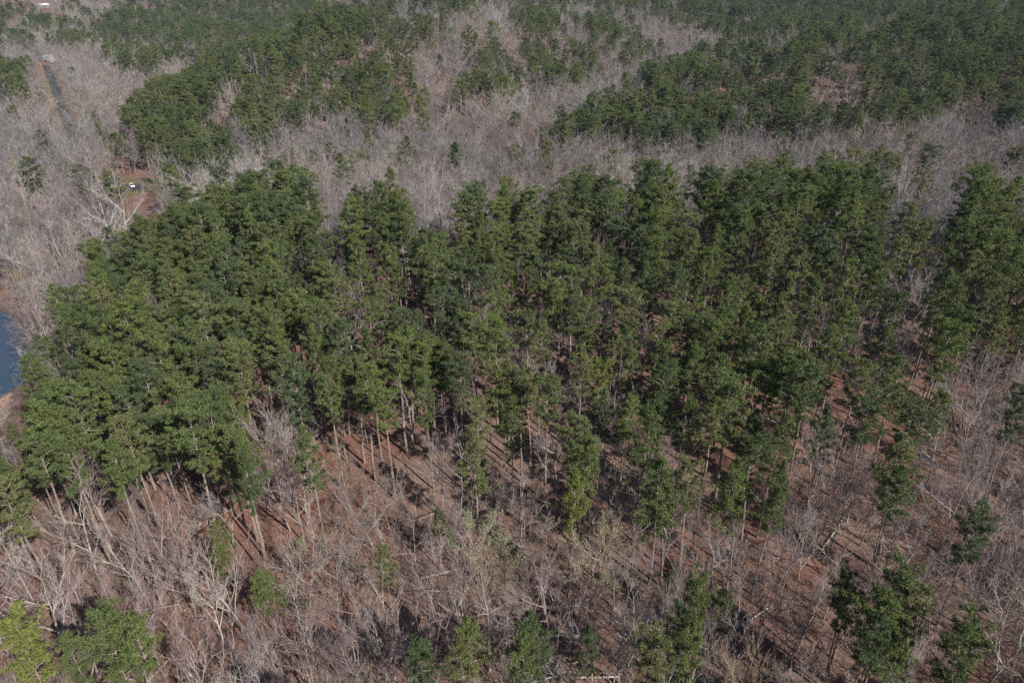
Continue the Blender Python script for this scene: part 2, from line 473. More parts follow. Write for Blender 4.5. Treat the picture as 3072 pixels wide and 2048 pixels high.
WOODS = [bare_parts(500 + i, twig=.017, els=(.2, .85), **s) for i, s in enumerate([dict(up=.03, rough=1.6, fine=6), dict(spread=.42, fork=.42, nlimb=6, up=.02, rough=1.6), dict(spread=.55, nlimb=4, up=.0, rough=1.8, fine=6), dict(spread=.46, fork=.3, rough=2.0, up=.0),
         dict(spread=.44, fork=.36, nlimb=6, up=-.01, rough=1.8), dict(spread=.40, fork=.45, nlimb=5, up=.05), dict(spread=.36, fork=.5, nlimb=6, up=.05, rough=1.3), dict(spread=.6, fork=.3, nlimb=4, up=-.01, rough=2.0, fine=6)])]
BUDDED = [bare_parts(400 + i, buds=3, twig=.014, fine=4, **s) for i, s in enumerate([dict(spread=.5), dict(spread=.6, fork=.25), dict(spread=.45, fork=.4)])]
BARE_W = [2.0 * float(np.percentile(np.hypot(c.arrays()[0][:, 0], c.arrays()[0][:, 1]), 92)) for _, c in BARES]

pine_me = [(t.mesh("pine_trunk", [M_PBARK]), c.mesh("pine_crown", [M_NEEDLE_1])) for t, c in PINES]
bare_me = [(t.mesh("bare_trunk", [M_BARK_1]), c.mesh("bare_crown", [M_BARK_1, M_TWIG_1])) for t, c in BARES]

# ------------------------------------------------------------------ where every tree stands
Fs = 1 / .7656
def fp(l): return [(x * Fs, y * Fs) for x, y in l]
STAND = [(-400, 1330), (0, 1290), (60, 1060), (200, 940), (290, 850), (340, 770), (480, 690), (600, 620), (720, 570), (800, 540), (920, 540), (955, 640), (950, 720), (1010, 780), (1040, 700), (1060, 620),
         (1150, 590), (1230, 600), (1250, 740), (1380, 720), (1410, 600), (1480, 610), (1570, 600), (1600, 680), (1690, 600), (1790, 540), (1860, 580), (1920, 520), (2010, 560), (2060, 660),
         (2110, 560), (2230, 560), (2350, 520), (2460, 560), (2500, 500), (2680, 520), (2640, 620), (2670, 700), (2830, 760), (2850, 640), (2880, 580), (2960, 560), (3072, 600), (3500, 600), (3500, 1050),
         (3072, 1050), (2950, 1070), (2850, 1150), (2790, 1400), (2690, 1380), (2600, 1240), (2480, 1180), (2400, 1380), (2200, 1480), (2050, 1480), (1930, 1430), (1800, 1300), (1740, 1400),
         (1650, 1320), (1400, 1320), (1250, 1280), (1150, 1310), (1000, 1230), (900, 1230), (800, 1340), (700, 1380), (550, 1350), (430, 1380), (300, 1410), (130, 1510), (0, 1570), (-400, 1700)]
POCKETS = [[(840, 755), (930, 755), (930, 840), (840, 840)], [(950, 690), (1030, 690), (1040, 780), (960, 800)], [(2670, 610), (2800, 630), (2790, 690), (2680, 670)], [(2640, 860), (2780, 860), (2770, 950), (2650, 950)]]
FAR_PINE = [fp([(300, 275), (330, 235), (420, 195), (500, 155), (600, 105), (740, 65), (800, 48), (900, 52), (950, 90), (945, 190), (965, 260), (900, 290), (760, 272), (620, 312), (500, 350), (330, 335)]),
            fp([(225, 55), (300, 12), (420, 0), (640, -10), (745, 15), (800, 42), (680, 85), (600, 102), (520, 92), (440, 110), (340, 98), (230, 88)]),
            fp([(1270, 312), (1310, 262), (1430, 222), (1500, 182), (1600, 152), (1800, 122), (2000, 84), (2200, 62), (2352, 42), (2700, 30), (2700, 300), (2352, 290), (2200, 262), (2000, 292), (1850, 312), (1700, 302), (1600, 330), (1420, 332), (1290, 322)]),
            fp([(1480, -20), (2700, -20), (2700, 60), (2352, 60), (2200, 62), (2060, 95), (2040, 55), (1990, 60), (1960, 95), (1800, 112), (1700, 100), (1600, 72), (1500, 32)]),
            fp([(1100, -20), (1480, -20), (1480, 14), (1100, 14)]),
            fp([(1200, 60), (1240, 40), (1290, 70), (1300, 200), (1230, 210), (1200, 130)]), fp([(1370, 50), (1420, 45), (1430, 130), (1380, 140)]),
            fp([(-40, 165), (70, 165), (85, 215), (0, 232), (-40, 232)]), fp([(380, 335), (520, 345), (500, 400), (430, 410)])]
FAR_MIX = [fp([(960, 60), (1200, 40), (1400, 60), (1530, 120), (1480, 150), (1380, 185), (1300, 205), (1200, 225), (1100, 240), (1000, 265), (950, 200)]),
           fp([(0, 20), (230, 20), (240, 95), (400, 115), (620, 110), (560, 150), (330, 190), (200, 110), (0, 100)]),
           fp([(800, 0), (1100, 0), (1100, 40), (950, 50), (800, 42)])]
FAR_GAP = [fp([(1840, 200), (1990, 190), (1980, 262), (1850, 270)]), fp([(1280, 330), (1420, 340), (1420, 360), (1270, 350)])]

pines, bares = [], []          # dicts: x y h w(idth factor) var rot tone label special
def add_pine(x, y, h, wf, **k): pines.append(dict(x=x, y=y, h=h, wf=wf, var=k.pop('var', int(rng.integers(len(PINES)))), rot=rng.uniform(0, 6.28), **k))
def add_bare(x, y, h, wf, **k): bares.append(dict(x=x, y=y, h=h, wf=wf, var=k.pop('var', int(rng.integers(len(BARES)))), rot=rng.uniform(0, 6.28), **k))

# pines that the photograph lets one point to: centre of the crown and its width in photo pixels
HAND = [(986, 474, 42), (949, 484, 46), (870, 492, 40), (836, 538, 110), (800, 598, 115), (872, 600, 115), (902, 575, 85), (820, 660, 115), (883, 680, 115), (746, 687, 85), (1176, 587, 75), (1144, 634, 80), (1073, 645, 72),
        (905, 722, 110), (1435, 598, 58), (1424, 645, 78), (1525, 619, 90), (1519, 662, 95), (1714, 575, 75), (1775, 563, 85), (1754, 604, 120), (1807, 618, 100), (1646, 669, 88), (1672, 705, 95), (1754, 705, 62),
        (1918, 526, 85), (1960, 566, 120), (2002, 575, 95), (1952, 620, 120), (2015, 640, 80), (2108, 563, 68), (2097, 600, 75), (2210, 540, 46), (2287, 540, 52), (2353, 542, 95), (2282, 590, 130), (2361, 592, 125), (2435, 582, 72),
        (2464, 532, 62), (2200, 666, 90), (2050, 708, 80), (2329, 727, 88), (2499, 508, 100), (2563, 505, 100), (2578, 560, 120), (2642, 522, 72), (2679, 532, 60), (2505, 572, 115), (2584, 616, 115), (2510, 638, 80), (2779, 492, 62),
        (2755, 555, 62), (2763, 580, 58), (2953, 577, 115), (2887, 598, 95), (2974, 636, 115), (3045, 615, 105), (2715, 708, 95), (2874, 753, 88), (2953, 742, 112), (3055, 780, 80),
        (57, 1531, 115), (126, 1418, 100), (244, 1440, 105), (348, 1418, 105), (740, 1425, 95), (742, 1470, 75), (664, 1630, 78), (655, 1682, 66), (797, 1758, 105), (936, 1396, 95), (83, 1984, 125), (383, 1930, 66), (360, 1997, 120), (435, 1988, 100), (244, 2010, 90),
        (1311, 1575, 72), (1159, 1692, 78), (1429, 1401, 105), (1738, 1431, 82), (1720, 1520, 84), (1982, 1475, 130), (2017, 1531, 105), (1433, 1945, 105), (1394, 2000, 82), (1612, 1967, 115), (1575, 2012, 90), (1764, 1950, 52), (1960, 2010, 115), (2021, 1758, 58), (2021, 1932, 70), (1285, 2036, 100),
        (2074, 1497, 88), (2266, 1431, 140), (2327, 1488, 75), (2309, 1549, 62), (2065, 1749, 50), (2170, 1827, 68), (2078, 1880, 72), (2074, 1997, 74), (2549, 1827, 78), (2536, 1880, 82), (2679, 1827, 125), (2636, 1945, 118), (2590, 1975, 100), (2668, 1990, 105), (2701, 1900, 110), (2866, 1989, 118), (2710, 1418, 120), (2692, 1497, 110), (2914, 1636, 95),
        (2680, 1175, 110), (2366, 1110, 72), (2349, 1267, 92), (2192, 1249, 115), (2074, 1119, 82), (2745, 1315, 115), (2976, 1014, 82), (2658, 962, 72), (2767, 1010, 108), (2518, 1014, 98), (2423, 927, 88), (2231, 997, 82), (2854, 944, 88), (2484, 1097, 105), (3045, 1271, 80), (2418, 761, 62), (2335, 748, 70), (2963, 790, 140),
        (1882, 1119, 68), (1865, 879, 62), (1886, 944, 92), (1764, 988, 98), (1656, 944, 72), (1477, 988, 72), (1438, 892, 120), (1242, 792, 64), (1137, 927, 54), (1102, 979, 72), (1168, 1044, 56), (1381, 1175, 78), (1285, 1227, 64), (1525, 1153, 88), (1586, 1014, 72), (1743, 1132, 88), (1791, 1193, 62), (1873, 1271, 95), (1808, 1262, 62), (1969, 1058, 52), (1429, 1293, 88), (2021, 866, 64), (1621, 1066, 72),
        (2130, 1330, 95), (2260, 1330, 90), (2420, 1210, 95), (2560, 1180, 90), (2600, 1290, 85), (2470, 1330, 80), (2830, 1080, 90), (2900, 1010, 95), (2150, 1210, 85), (2050, 1290, 85), (2640, 1080, 95), (2330, 1340, 80), (1640, 1240, 85), (1540, 1280, 80), (1160, 1260, 80), (1000, 1230, 80), (3010, 700, 100), (2900, 850, 90), (3005, 890, 100), (3040, 970, 95), (2820, 900, 85), (2700, 800, 80), (2770, 760, 72), (2600, 760, 85), (2830, 830, 80), (115, 305, 42), (52, 348, 36), (94, 549, 52), (222, 226, 28), (583, 174, 40), (366, 157, 36), (287, 366, 28), (300, 400, 40), (348, 435, 58), (475, 470, 45), (522, 470, 45), (209, 139, 30), (530, 545, 34), (161, 915, 68), (240, 955, 72), (218, 988, 74), (370, 760, 72), (427, 740, 85), (488, 708, 85), (313, 780, 72), (305, 805, 68), (1216, 453, 68), (1538, 372, 50), (1364, 466, 30), (1500, 700, 70)]
SPECIAL = {(161, 915): ("lone round bright green pine on the river bank among bare trees", 'bright'), (1216, 453): ("lone dark round pine standing in the grey hollow behind the ridge", 'deep'),
           (1538, 372): ("lone pointed pine in the pale bare hollow below the far slope", 'deep'), (2779, 492): ("sparse open pine with tiered limbs on the ridge crest against bare trees", 'blue'),
           (2578, 560): ("large bright yellow green pine on the ridge crest beside a dark pine", 'yellow'), (2563, 505): ("yellow green pine top standing highest on the ridge crest", 'yellow'),
           (797, 1758): ("small lone round pine among bare trees low on the slope, a quarter across", 'bright'), (664, 1630): ("slender pale pine among bare trees under the dense pine stand", 'olive'),
           (1311, 1575): ("small thin pine in the leaf littered opening below the stand", 'olive'), (1159, 1692): ("small drooping olive pine among grey bare crowns near the white rock", 'olive'),
           (2636, 1945): ("largest pine of the clump at the bottom edge, two toned green", 'bright'), (1738, 1431): ("tall narrow pine standing forward of the stand with a dark shadow beside it", 'bright'),
           (836, 538): ("tall old pine at the top of the ridge end with pale limbs showing", 'deep'), (83, 1984): ("pine in the bottom corner under a big pale bare tree", 'yellow'),
           (2914, 1636): ("faint bluish pine standing behind twisted bare limbs near the picture's edge", 'blue')}
TONES = {'deep': (.074, .098, .044), 'bright': (.114, .142, .050), 'olive': (.126, .138, .060), 'yellow': (.146, .164, .050), 'blue': (.080, .104, .054), 'mid': (.100, .126, .050)}
TONE_WORD = {'deep': 'deep green', 'bright': 'fresh green', 'olive': 'olive green', 'yellow': 'yellowish green', 'blue': 'bluish green', 'mid': 'mid green'}
for px, py, w in HAND:
    h = rng.uniform(20, 24.5)
    if py < 700: h = rng.uniform(23, 26)
    if w < 60: h *= .85
    small = (px, py) in ((797, 1758), (1159, 1692), (1311, 1575), (664, 1630), (655, 1682), (2021, 1758), (2065, 1749), (2170, 1827))
    if small: h = 12.5
    x, y = unproject(px, py, .73 * h)
    z = float(H(x, y))
    ax = float(project(x, y, z + .73 * h)[2])
    v = min(rng.choice(len(PINES), 5, False), key=lambda q: abs(w * ax / F - PINE_W[q] * h / 22))
    v = 9 if (px, py) == (2779, 492) else int(rng.choice((3, 7, 11))) if small else int(v)
    wf = (w * ax / F) / PINE_W[v] / (h / 22.0)
    s = SPECIAL.get((px, py))
    add_pine(x, y, h, float(np.clip(wf, .6, 1.7)), var=v, hand=True, label=s[0] if s else None, tone=s[1] if s else None)

# bare trees that the photograph lets one point to
HANDB = [((115, 1800), 20, 1.0, 'pale', "big pale spreading bare tree in the lower corner above a pine"), ((228, 1560), 17, .9, 'pale', "bare tree with a thick leaning pale trunk under the dense pines"),
         ((627, 1790), 14, .8, 'white', "slim white barked bare tree among grey crowns low on the slope"), ((2715, 905), 15, 1.1, 'white', "whitish open bare tree in a dark gap among the pines"),
         ((862, 790), 17, .8, 'pale', "pale bare tree in a pocket of the pine stand, the one with the wider fork"), ((902, 787), 17, .7, 'pale', "pale straight bare tree beside its forked neighbour in a pocket of pines"),
         ((1725, 1340), 12, 1.3, 'white', "whitish twisted bare tree at the lower edge of the pines, mid picture"), ((2405, 1185), 13, 1.0, 'white', "crooked white limbed bare tree in the deep shade of the pines"),
         ((2890, 1470), 18, 1.1, 'pale', "tall twisted bare tree with heavy pale limbs on the brown slope"), ((350, 600), 30, .85, 'white', "gleaming white trunked sycamore beside the car clearing"),
         ((300, 640), 26, .85, 'white', "leaning white sycamore just beside the whitest one near the clearing"), ((120, 780), 24, .9, 'pale', "tall pale leaning bare tree on the flat near the river"), ((215, 760), 25, .9, 'pale', "tall pale bare tree with several stems on the flat below the pine slope"),
         ((1320, 650), 22, 1.0, 'pale', "pale many limbed bare tree on the crest between two pines"), ((1090, 540), 22, 1.1, 'pale', "broad pale bare crown behind the ridge next to the tall old pine"),
         ((1400, 1830), 14, 1.2, 'pale', "fan shaped pale bare tree near the bottom, above a yellow green pine"), ((1655, 1790), 15, 1.1, 'pink', "pinkish grey fan shaped bare tree above the bottom pines"), ((1440, 1640), 12, 1.2, 'tan', "low rounded lichen grey bare tree left standing near the white rock"),
         ((1800, 1680), 14, 1.1, 'tan', "tan budding bare tree beside the long trunk shadow"), ((2150, 1660), 14, 1.0, 'pale', "pale many branched bare tree on the brown slope"),
         ((1870, 1900), 14, 1.2, 'white', "white limbed bare tree near the bottom edge beside a dark gap"), ((3030, 1900), 17, 1.1, 'pale', "tall pale bare tree in the lower corner with long shadows")]
BTONES = {'pale': (.33, .30, .285), 'white': (.40, .388, .37), 'pink': (.29, .238, .238), 'tan': (.30, .255, .19), 'grey': (.27, .25, .242), 'brown': (.225, .185, .175)}
BWORD = {'pale': 'pale grey', 'white': 'whitish', 'pink': 'pinkish grey', 'tan': 'tan', 'grey': 'grey', 'brown': 'brownish grey'}
for (px, py), h, wf, tone, lab in HANDB:
    x, y = unproject(px, py, .68 * h)
    add_bare(x, y, h, wf, tone=tone, label=lab, hand=True, var=int(rng.integers(len(BARES))))

# keep sight lines to the clearing, road, water and houses: photo rectangles with the distance of what is seen there
HOUSE = {q: unproject(*q) for q in ((150, 186), (136, 25))}
KEEP = [((378, 528, 452, 596), CAR[1] - 4), ((0, 925, 30, 1150), 172), ((0, 1172, 22, 1240), 128), ((136, 172, 164, 194), HOUSE[(150, 186)][1]), ((122, 15, 150, 30), HOUSE[(136, 25)][1])]
ROADPOLY = [(188, 400), (142, 300), (134, 214), (178, 212), (206, 300), (238, 400)]

def spots(y0, y1, cell, xmargin=1.12, xl=None, xr=None):
    out = []
    gy = np.arange(y0, y1, cell)
    for yy in gy:
        half = W0 / 2 / F * (yy * CP + 80 * SP) * xmargin + 12
        a = -half if xl is None else max(-half, xl); b = half if xr is None else min(half, xr)
        n = max(0, int((b - a) / cell))
        xx = a + (np.arange(n) + .5) * (b - a) / max(n, 1)
        out.append(np.stack([xx, np.full(n, yy)], 1))
    p = np.vstack(out)
    return p + rng.uniform(-.46, .46, p.shape) * cell

def clear_of(p, zones=True):
    x, y = p[:, 0], p[:, 1]
    ok = (x - bank(y) > 5) | (x - bank(y) < -92)
    ok &= ~inside(BAR, x, y)
    s = (x - R0[0]) * rux + (y - R0[1]) * ruy; off = (x - R0[0]) * ruy - (y - R0[1]) * rux
    ok &= ~((s > -40) & (s < rl + 40) & (off > -11) & (off < 5.5))
    for hx, hy in HOUSE.values(): ok &= (np.abs(x - hx) > 13) | (np.abs(y - hy) > 11)
    ok &= ~((np.abs(x - CAR[0] - 2) < 16) & (y > CAR[1] - 15) & (y < CAR[1] + 20))
    return ok

def sight_ok(x, y, h):
    z = H(x, y)
    ok = np.ones(x.shape, bool)
    for f in (.2, .5, .8, 1.0):
        px, py, ax = project(x, y, z + f * h)
        r = 2.0 * F / np.maximum(ax, 1)
        for (a, b, c, d), dist in KEEP:
            ok &= ~((px > a - r) & (px < c + r) & (py > b) & (py < d) & (y < dist))
        ok &= ~(inside(ROADPOLY, px, py) & (y < R0[1] + 30))
    return ok

hp = np.array([(p['x'], p['y']) for p in pines + bares])
def far_from_hand(p, d):
    ok = np.ones(len(p), bool)
    for k in range(0, len(p), 400):
        q = p[k:k + 400]
        ok[k:k + 400] = ((q[:, None, :] - hp[None]) ** 2).sum(-1).min(1) > d * d
    return ok

# near ridge
CREST = 186.0
P = spots(26, CREST, 3.95, 1.2)
P = np.vstack([P, np.stack([rng.uniform(40, 110, 160), rng.uniform(-5, 40, 160)], 1)])
P = P[clear_of(P)]
hgt = np.where(rng.uniform(0, 1, len(P)) < .12, rng.uniform(8, 14, len(P)), rng.uniform(17, 25, len(P)))
gz = H(P[:, 0], P[:, 1])
qx, qy, _ = project(P[:, 0], P[:, 1], gz + .73 * hgt)
in_stand = inside(STAND, qx, qy)
for pk in POCKETS: in_stand &= ~inside(pk, qx, qy)
roll = rng.uniform(0, 1, len(P))
dens = np.interp(qx, [-300, 700, 1000, 1600, 2300, 3072], [.86, .83, .70, .64, .62, .60])
is_p = in_stand & (roll < dens) & inside(STAND, qx, qy - 48)
free_p = far_from_hand(P, 4.0); free_b = far_from_hand(P, 2.6)
okb = sight_ok(P[:, 0], P[:, 1], hgt)
for i in range(len(P)):
    if not okb[i]: continue
    if is_p[i]:
        if free_p[i]:
            big = P[i, 1] > 140
            add_pine(P[i, 0], P[i, 1], hgt[i] * (1.08 if big else 1), rng.uniform(.75, 1.1) * (1.1 if big else 1))
    elif in_stand[i]:
        if roll[i] > .70 and free_b[i]: add_bare(P[i, 0], P[i, 1], rng.uniform(10, 18), rng.uniform(.6, .95))
    elif free_b[i] and roll[i] < .93:
        near_flat = P[i, 0] < -112
        add_bare(P[i, 0], P[i, 1], rng.uniform(15, 21) if near_flat else rng.uniform(9.5, 16.0), rng.uniform(.62, 1.0))
P = np.stack([rng.uniform(0, 115, 150), rng.uniform(58, 118, 150)], 1)
qx, qy, _ = project(P[:, 0], P[:, 1], H(P[:, 0], P[:, 1]) + 10)
P = P[far_from_hand(P, 2.8) & ~inside(STAND, qx, qy)]
for x, y in P: add_bare(x, y, rng.uniform(9, 15), rng.uniform(.7, 1.0))
for x, y in np.stack([rng.uniform(-45, 95, 110), rng.uniform(14, 52, 110)], 1):
    h = rng.uniform(17, 23)
    px, py, _ = project(x, y, float(H(x, y)) + h)
    if py > H0 + 40: add_pine(x, y, h, rng.uniform(.9, 1.2))
# behind the ridge
far_p, far_b = [], []
for y0, y1, cell in ((CREST, 420, 6.4), (420, 800, 8.8), (800, 1300, 10.5), (1300, 3000, 15)):
    P = spots(y0, y1, cell)
    P = P[clear_of(P)]
    n = len(P)
    hgt = rng.uniform(18, 26, n)
    gz = H(P[:, 0], P[:, 1])
    qx, qy, _ = project(P[:, 0], P[:, 1], gz + .7 * hgt)
    ok = sight_ok(P[:, 0], P[:, 1], hgt) & far_from_hand(P, 5.0)
    low = sight_ok(P[:, 0], P[:, 1], np.full(n, 6.0)) & far_from_hand(P, 3.0)
    pin = np.zeros(n, bool); mix = np.zeros(n, bool)
    jx = rng.normal(0, 12, n) + 16 * np.sin(P[:, 0] * .09 + P[:, 1] * .05); jy = rng.normal(0, 6, n) + 7 * np.sin(P[:, 1] * .11 + 1)
    for q in FAR_PINE: pin |= inside(q, qx + jx, qy + jy)
    for q in FAR_GAP: pin &= ~inside(q, qx, qy)
    for q in FAR_MIX: mix |= inside(q, qx, qy)
    pin &= P[:, 1] > 300
    # clumps rather than an even sprinkle in the mixed woods
    cl = np.sin(P[:, 0] * .06 + 2 * np.sin(P[:, 1] * .03)) * np.sin(P[:, 1] * .045 + 1.7 * np.sin(P[:, 0] * .04))
    roll = rng.uniform(0, 1, n)
    prob = np.where(pin, np.clip(.70 + .34 * cl, .1, .95), np.where(mix & (P[:, 1] > 380), np.clip(.22 + .5 * cl, .03, .75), np.where(P[:, 1] > 900, .10, .015)))
    for i in range(n):
        if not ok[i]:
            if low[i] and roll[i] < .7: add_bare(P[i, 0], P[i, 1], rng.uniform(3.5, 6.0), rng.uniform(1.2, 1.7))
            continue
        if roll[i] < prob[i]:
            add_pine(P[i, 0], P[i, 1], hgt[i] * (1.08 if cell < 8 else 1.22 if cell < 11 else 1.4), rng.uniform(1.05, 1.55) * (1 if cell < 9 else 1.1 if cell < 11 else 1.35))
        elif not (pin[i] and roll[i] > .97):
            add_bare(P[i, 0], P[i, 1], hgt[i] * rng.uniform(.52, 1.05) * (1 if cell < 8 else 1.1 if cell < 11 else 1.25), rng.uniform(.72, 1.05) * (1 if cell < 8 else 1.2 if cell < 11 else 1.6))

# ------------------------------------------------------------------ the 300 of each kind that show largest stand alone, the rest are one mass each
def rank(trees):
    for d in trees:
        d['z'] = float(H(d['x'], d['y']))
        px, py, ax = project(d['x'], d['y'], d['z'] + .72 * d['h'])
        d['px'], d['py'], d['ax'] = float(px), float(py), float(ax)
        vis = -40 < px < W0 + 40 and -40 < py < H0 + 60 and ax > 5
        d['score'] = (d['h'] / ax if vis else 0) + (10 if d.get('hand') and vis else 0)
    trees.sort(key=lambda d: -d['score'])
rank(pines); rank(bares)
print("pines", len(pines), "bare", len(bares))

used_labels = set()
ONES = "zero one two three four five six seven eight nine ten eleven twelve thirteen fourteen fifteen sixteen seventeen eighteen nineteen".split()
TENS = "zero ten twenty thirty forty fifty sixty seventy eighty ninety".split()
def in_words(n):
    n = int(n)
    return ONES[n] if n < 20 else TENS[n // 10] + ("-" + ONES[n % 10] if n % 10 else "") if n < 100 else "ninety-nine"
def place_label(base, px, py):
    a, b = min(99, max(1, px / W0 * 100)), min(99, max(1, py / H0 * 100))
    for da, db in ((0, 0), (1, 0), (0, 1), (-1, 0), (0, -1), (1, 1), (-1, -1), (2, 0), (0, 2)):
        s = f"{base}, {in_words(round(a) + da)} percent across and {in_words(round(b) + db)} percent down the photo"
        if s not in used_labels: break
    used_labels.add(s)
    return s

def add_tree(name, d, parts, label, cat, group, color, sc, trunk_color=None):
    root = bpy.data.objects.new(name, None); col.objects.link(root)
    root.empty_display_size = .5
    root.location = (d['x'], d['y'], d['z'] - .05)
    root.rotation_euler = (rng.normal(0, .025), rng.normal(0, .025), d['rot'])
    root.scale = sc
    tag(root, label, cat, group)
    for nm, me in zip(("trunk", "crown"), parts):
        o = bpy.data.objects.new(nm, me); col.objects.link(o); o.parent = root
        o.color = (*(trunk_color if nm == "trunk" and trunk_color else color), 1)
    return root

tone_names = list(TONES)
for d in pines[:300]:
    tn = d.get('tone') or tone_names[int(rng.choice(6, p=[.2, .22, .2, .01, .1, .27]))]
    c = np.array(TONES[tn]) * rng.uniform(.93, 1.07)
    s = d['h'] / 22.0
    wf = d['wf']
    size = 'broad' if PINE_W[d['var']] * s * wf > 6.6 else 'narrow' if PINE_W[d['var']] * s * wf < 4.9 else 'medium'
    shp = {'round': 'rounded', 'cone': 'pointed', 'flat': 'flat topped'}[PINE_SPECS[d['var']]['shape']]
    lab = d.get('label') or place_label(f"{size} {shp} {TONE_WORD[tn]} pine", d['px'], d['py'])
    add_tree("pine_tree", d, pine_me[d['var']], lab, "pine tree", "pines of the near ridge", tuple(c), (s * wf, s * wf, s))
for d in bares[:300]:
    tn = d.get('tone') or ('pale', 'pink', 'tan', 'grey', 'brown')[int(rng.choice(5, p=[.3, .24, .08, .24, .14]))]
    c = np.array(BTONES[tn]) * rng.uniform(.93, 1.07)
    s = d['h'] / 14.0
    hw = 'tall' if d['h'] > 14.5 else 'low' if d['h'] < 11.5 else 'mid height'
    lab = d.get('label') or place_label(f"{hw} leafless {BWORD[tn]} tree", d['px'], d['py'])
    add_tree("bare_tree", d, bare_me[d['var']], lab, "bare tree", "leafless trees of the near slope and hollow", tuple(c), (s * d['wf'], s * d['wf'], s))

def mass(name, variants, mats, trees, label, scale_of):
    """one object: the tree shapes it is made of and a point for each tree; geometry nodes set a shape on each point"""
    V, Fc, MI, vid = [], [], [], []
    n = 0
    for k, parts in enumerate(variants):
        for mb, off in parts:
            v, f, mi = mb.arrays()
            V.append(v); Fc += [tuple(i + n for i in q) for q in f]; MI += [q + off for q in mi]
            vid += [1000 + k] * len(v); n += len(v)
    pos = np.array([(d['x'], d['y'], d['z'] - .05) for d in trees])
    V.append(pos)
    vid += [d['var'] % len(variants) for d in trees]
    me = bpy.data.meshes.new(name)
    me.from_pydata(np.vstack(V).tolist(), [], Fc)
    for m in mats: me.materials.append(m)
    me.polygons.foreach_set("material_index", MI)
    tot = n + len(trees)
    a = me.attributes.new("shape_id", 'INT', 'POINT'); a.data.foreach_set("value", vid)
    sc = np.ones((tot, 3)); sc[n:] = [scale_of(d) for d in trees]
    a = me.attributes.new("tree_scale", 'FLOAT_VECTOR', 'POINT'); a.data.foreach_set("vector", sc.ravel())
    to = np.ones((tot, 4)); to[n:, :3] = [d['rgb'] for d in trees]
    a = me.attributes.new("tone", 'FLOAT_COLOR', 'POINT'); a.data.foreach_set("color", to.ravel())
    ro = np.zeros((tot, 3)); ro[n:] = [(rng.normal(0, .025), rng.normal(0, .025), d['rot']) for d in trees]
    a = me.attributes.new("tree_turn", 'FLOAT_VECTOR', 'POINT'); a.data.foreach_set("vector", ro.ravel())
    me.update()
    ob = link(name, me)
    tag(ob, label, None, None, 'stuff')
    g = bpy.data.node_groups.new(name + "_nodes", 'GeometryNodeTree')
    g.interface.new_socket("Geometry", in_out='INPUT', socket_type='NodeSocketGeometry')
    g.interface.new_socket("Geometry", in_out='OUTPUT', socket_type='NodeSocketGeometry')
    NN, LL = g.nodes.new, g.links.new
    gi, go = NN("NodeGroupInput"), NN("NodeGroupOutput")
    def attr(nm, ty):
        q = NN("GeometryNodeInputNamedAttribute"); q.data_type = ty; q.inputs[0].default_value = nm
        return next(o_ for o_ in q.outputs if o_.enabled and o_.name == 'Attribute')
    sid = attr("shape_id", 'INT')
    def sep(op, val):
        c = NN("FunctionNodeCompare"); c.data_type = 'INT'; c.operation = op
        ii = [s for s in c.inputs if s.enabled]
        LL(sid, ii[0]); ii[1].default_value = val
        s = NN("GeometryNodeSeparateGeometry"); s.domain = 'POINT'
        LL(gi.outputs[0], s.inputs[0]); LL(c.outputs[0], s.inputs[1])
        return s.outputs[0]
    mp = NN("GeometryNodeMeshToPoints"); LL(sep('LESS_THAN', 1000), mp.inputs[0])
    jn = NN("GeometryNodeJoinGeometry")
    for k in range(len(variants)):
        gt = NN("GeometryNodeGeometryToInstance"); LL(sep('EQUAL', 1000 + k), gt.inputs[0]); LL(gt.outputs[0], jn.inputs[0])
    ip = NN("GeometryNodeInstanceOnPoints")
    LL(mp.outputs[0], ip.inputs['Points']); LL(jn.outputs[0], ip.inputs['Instance'])
    ip.inputs['Pick Instance'].default_value = True
    LL(sid, ip.inputs['Instance Index'])
    e2r = NN("FunctionNodeEulerToRotation"); LL(attr("tree_turn", 'FLOAT_VECTOR'), e2r.inputs[0]); LL(e2r.outputs[0], ip.inputs['Rotation'])
    LL(attr("tree_scale", 'FLOAT_VECTOR'), ip.inputs['Scale'])
    LL(ip.outputs[0], go.inputs[0])
    md = ob.modifiers.new("trees", 'NODES'); md.node_group = g
    return ob

NT = np.array([TONES[k] for k in ('deep', 'mid', 'bright', 'olive', 'blue', 'mid')])
TT = np.array([(.212, .202, .197), (.202, .193, .198), (.24, .215, .176), (.228, .192, .187), (.255, .246, .237), (.155, .138, .133)])
for d in pines[300:]:
    d['rgb'] = NT[int(rng.integers(6))] * rng.uniform(.88, 1.1)
for d in bares[300:]:
    u = math.sin(d['x'] * .035 + 1.5 * math.sin(d['y'] * .021)) + math.sin(d['y'] * .03 + 1.2 * math.sin(d['x'] * .027 + 1)) + rng.normal(0, .55)
    c = TT[1] if u < -1 else TT[0] if u < 0 else TT[3] if u < .8 else TT[2] if u < 1.3 else TT[4]
    if rng.uniform() < .15: c = TT[int(rng.integers(6))]
    d['rgb'] = c * rng.uniform(.66, 1.28)
mass("pine_woods", [((t, 0), (c, 1)) for t, c in PINES], [M_PBARK, M_NEEDLE_N], pines[300:], "green pine woods on the ridge, the far hills and slopes",
     lambda d: (d['h'] / 22 * d['wf'], d['h'] / 22 * d['wf'], d['h'] / 22))
mass("bare_woods", [((t, 0), (c, 0)) for t, c in WOODS], [M_BARK_N, M_TWIG_N], bares[300:], "grey leafless woods filling the hollow, the flat and the far valleys",
     lambda d: (d['h'] / 14 * d['wf'], d['h'] / 14 * d['wf'], d['h'] / 14))

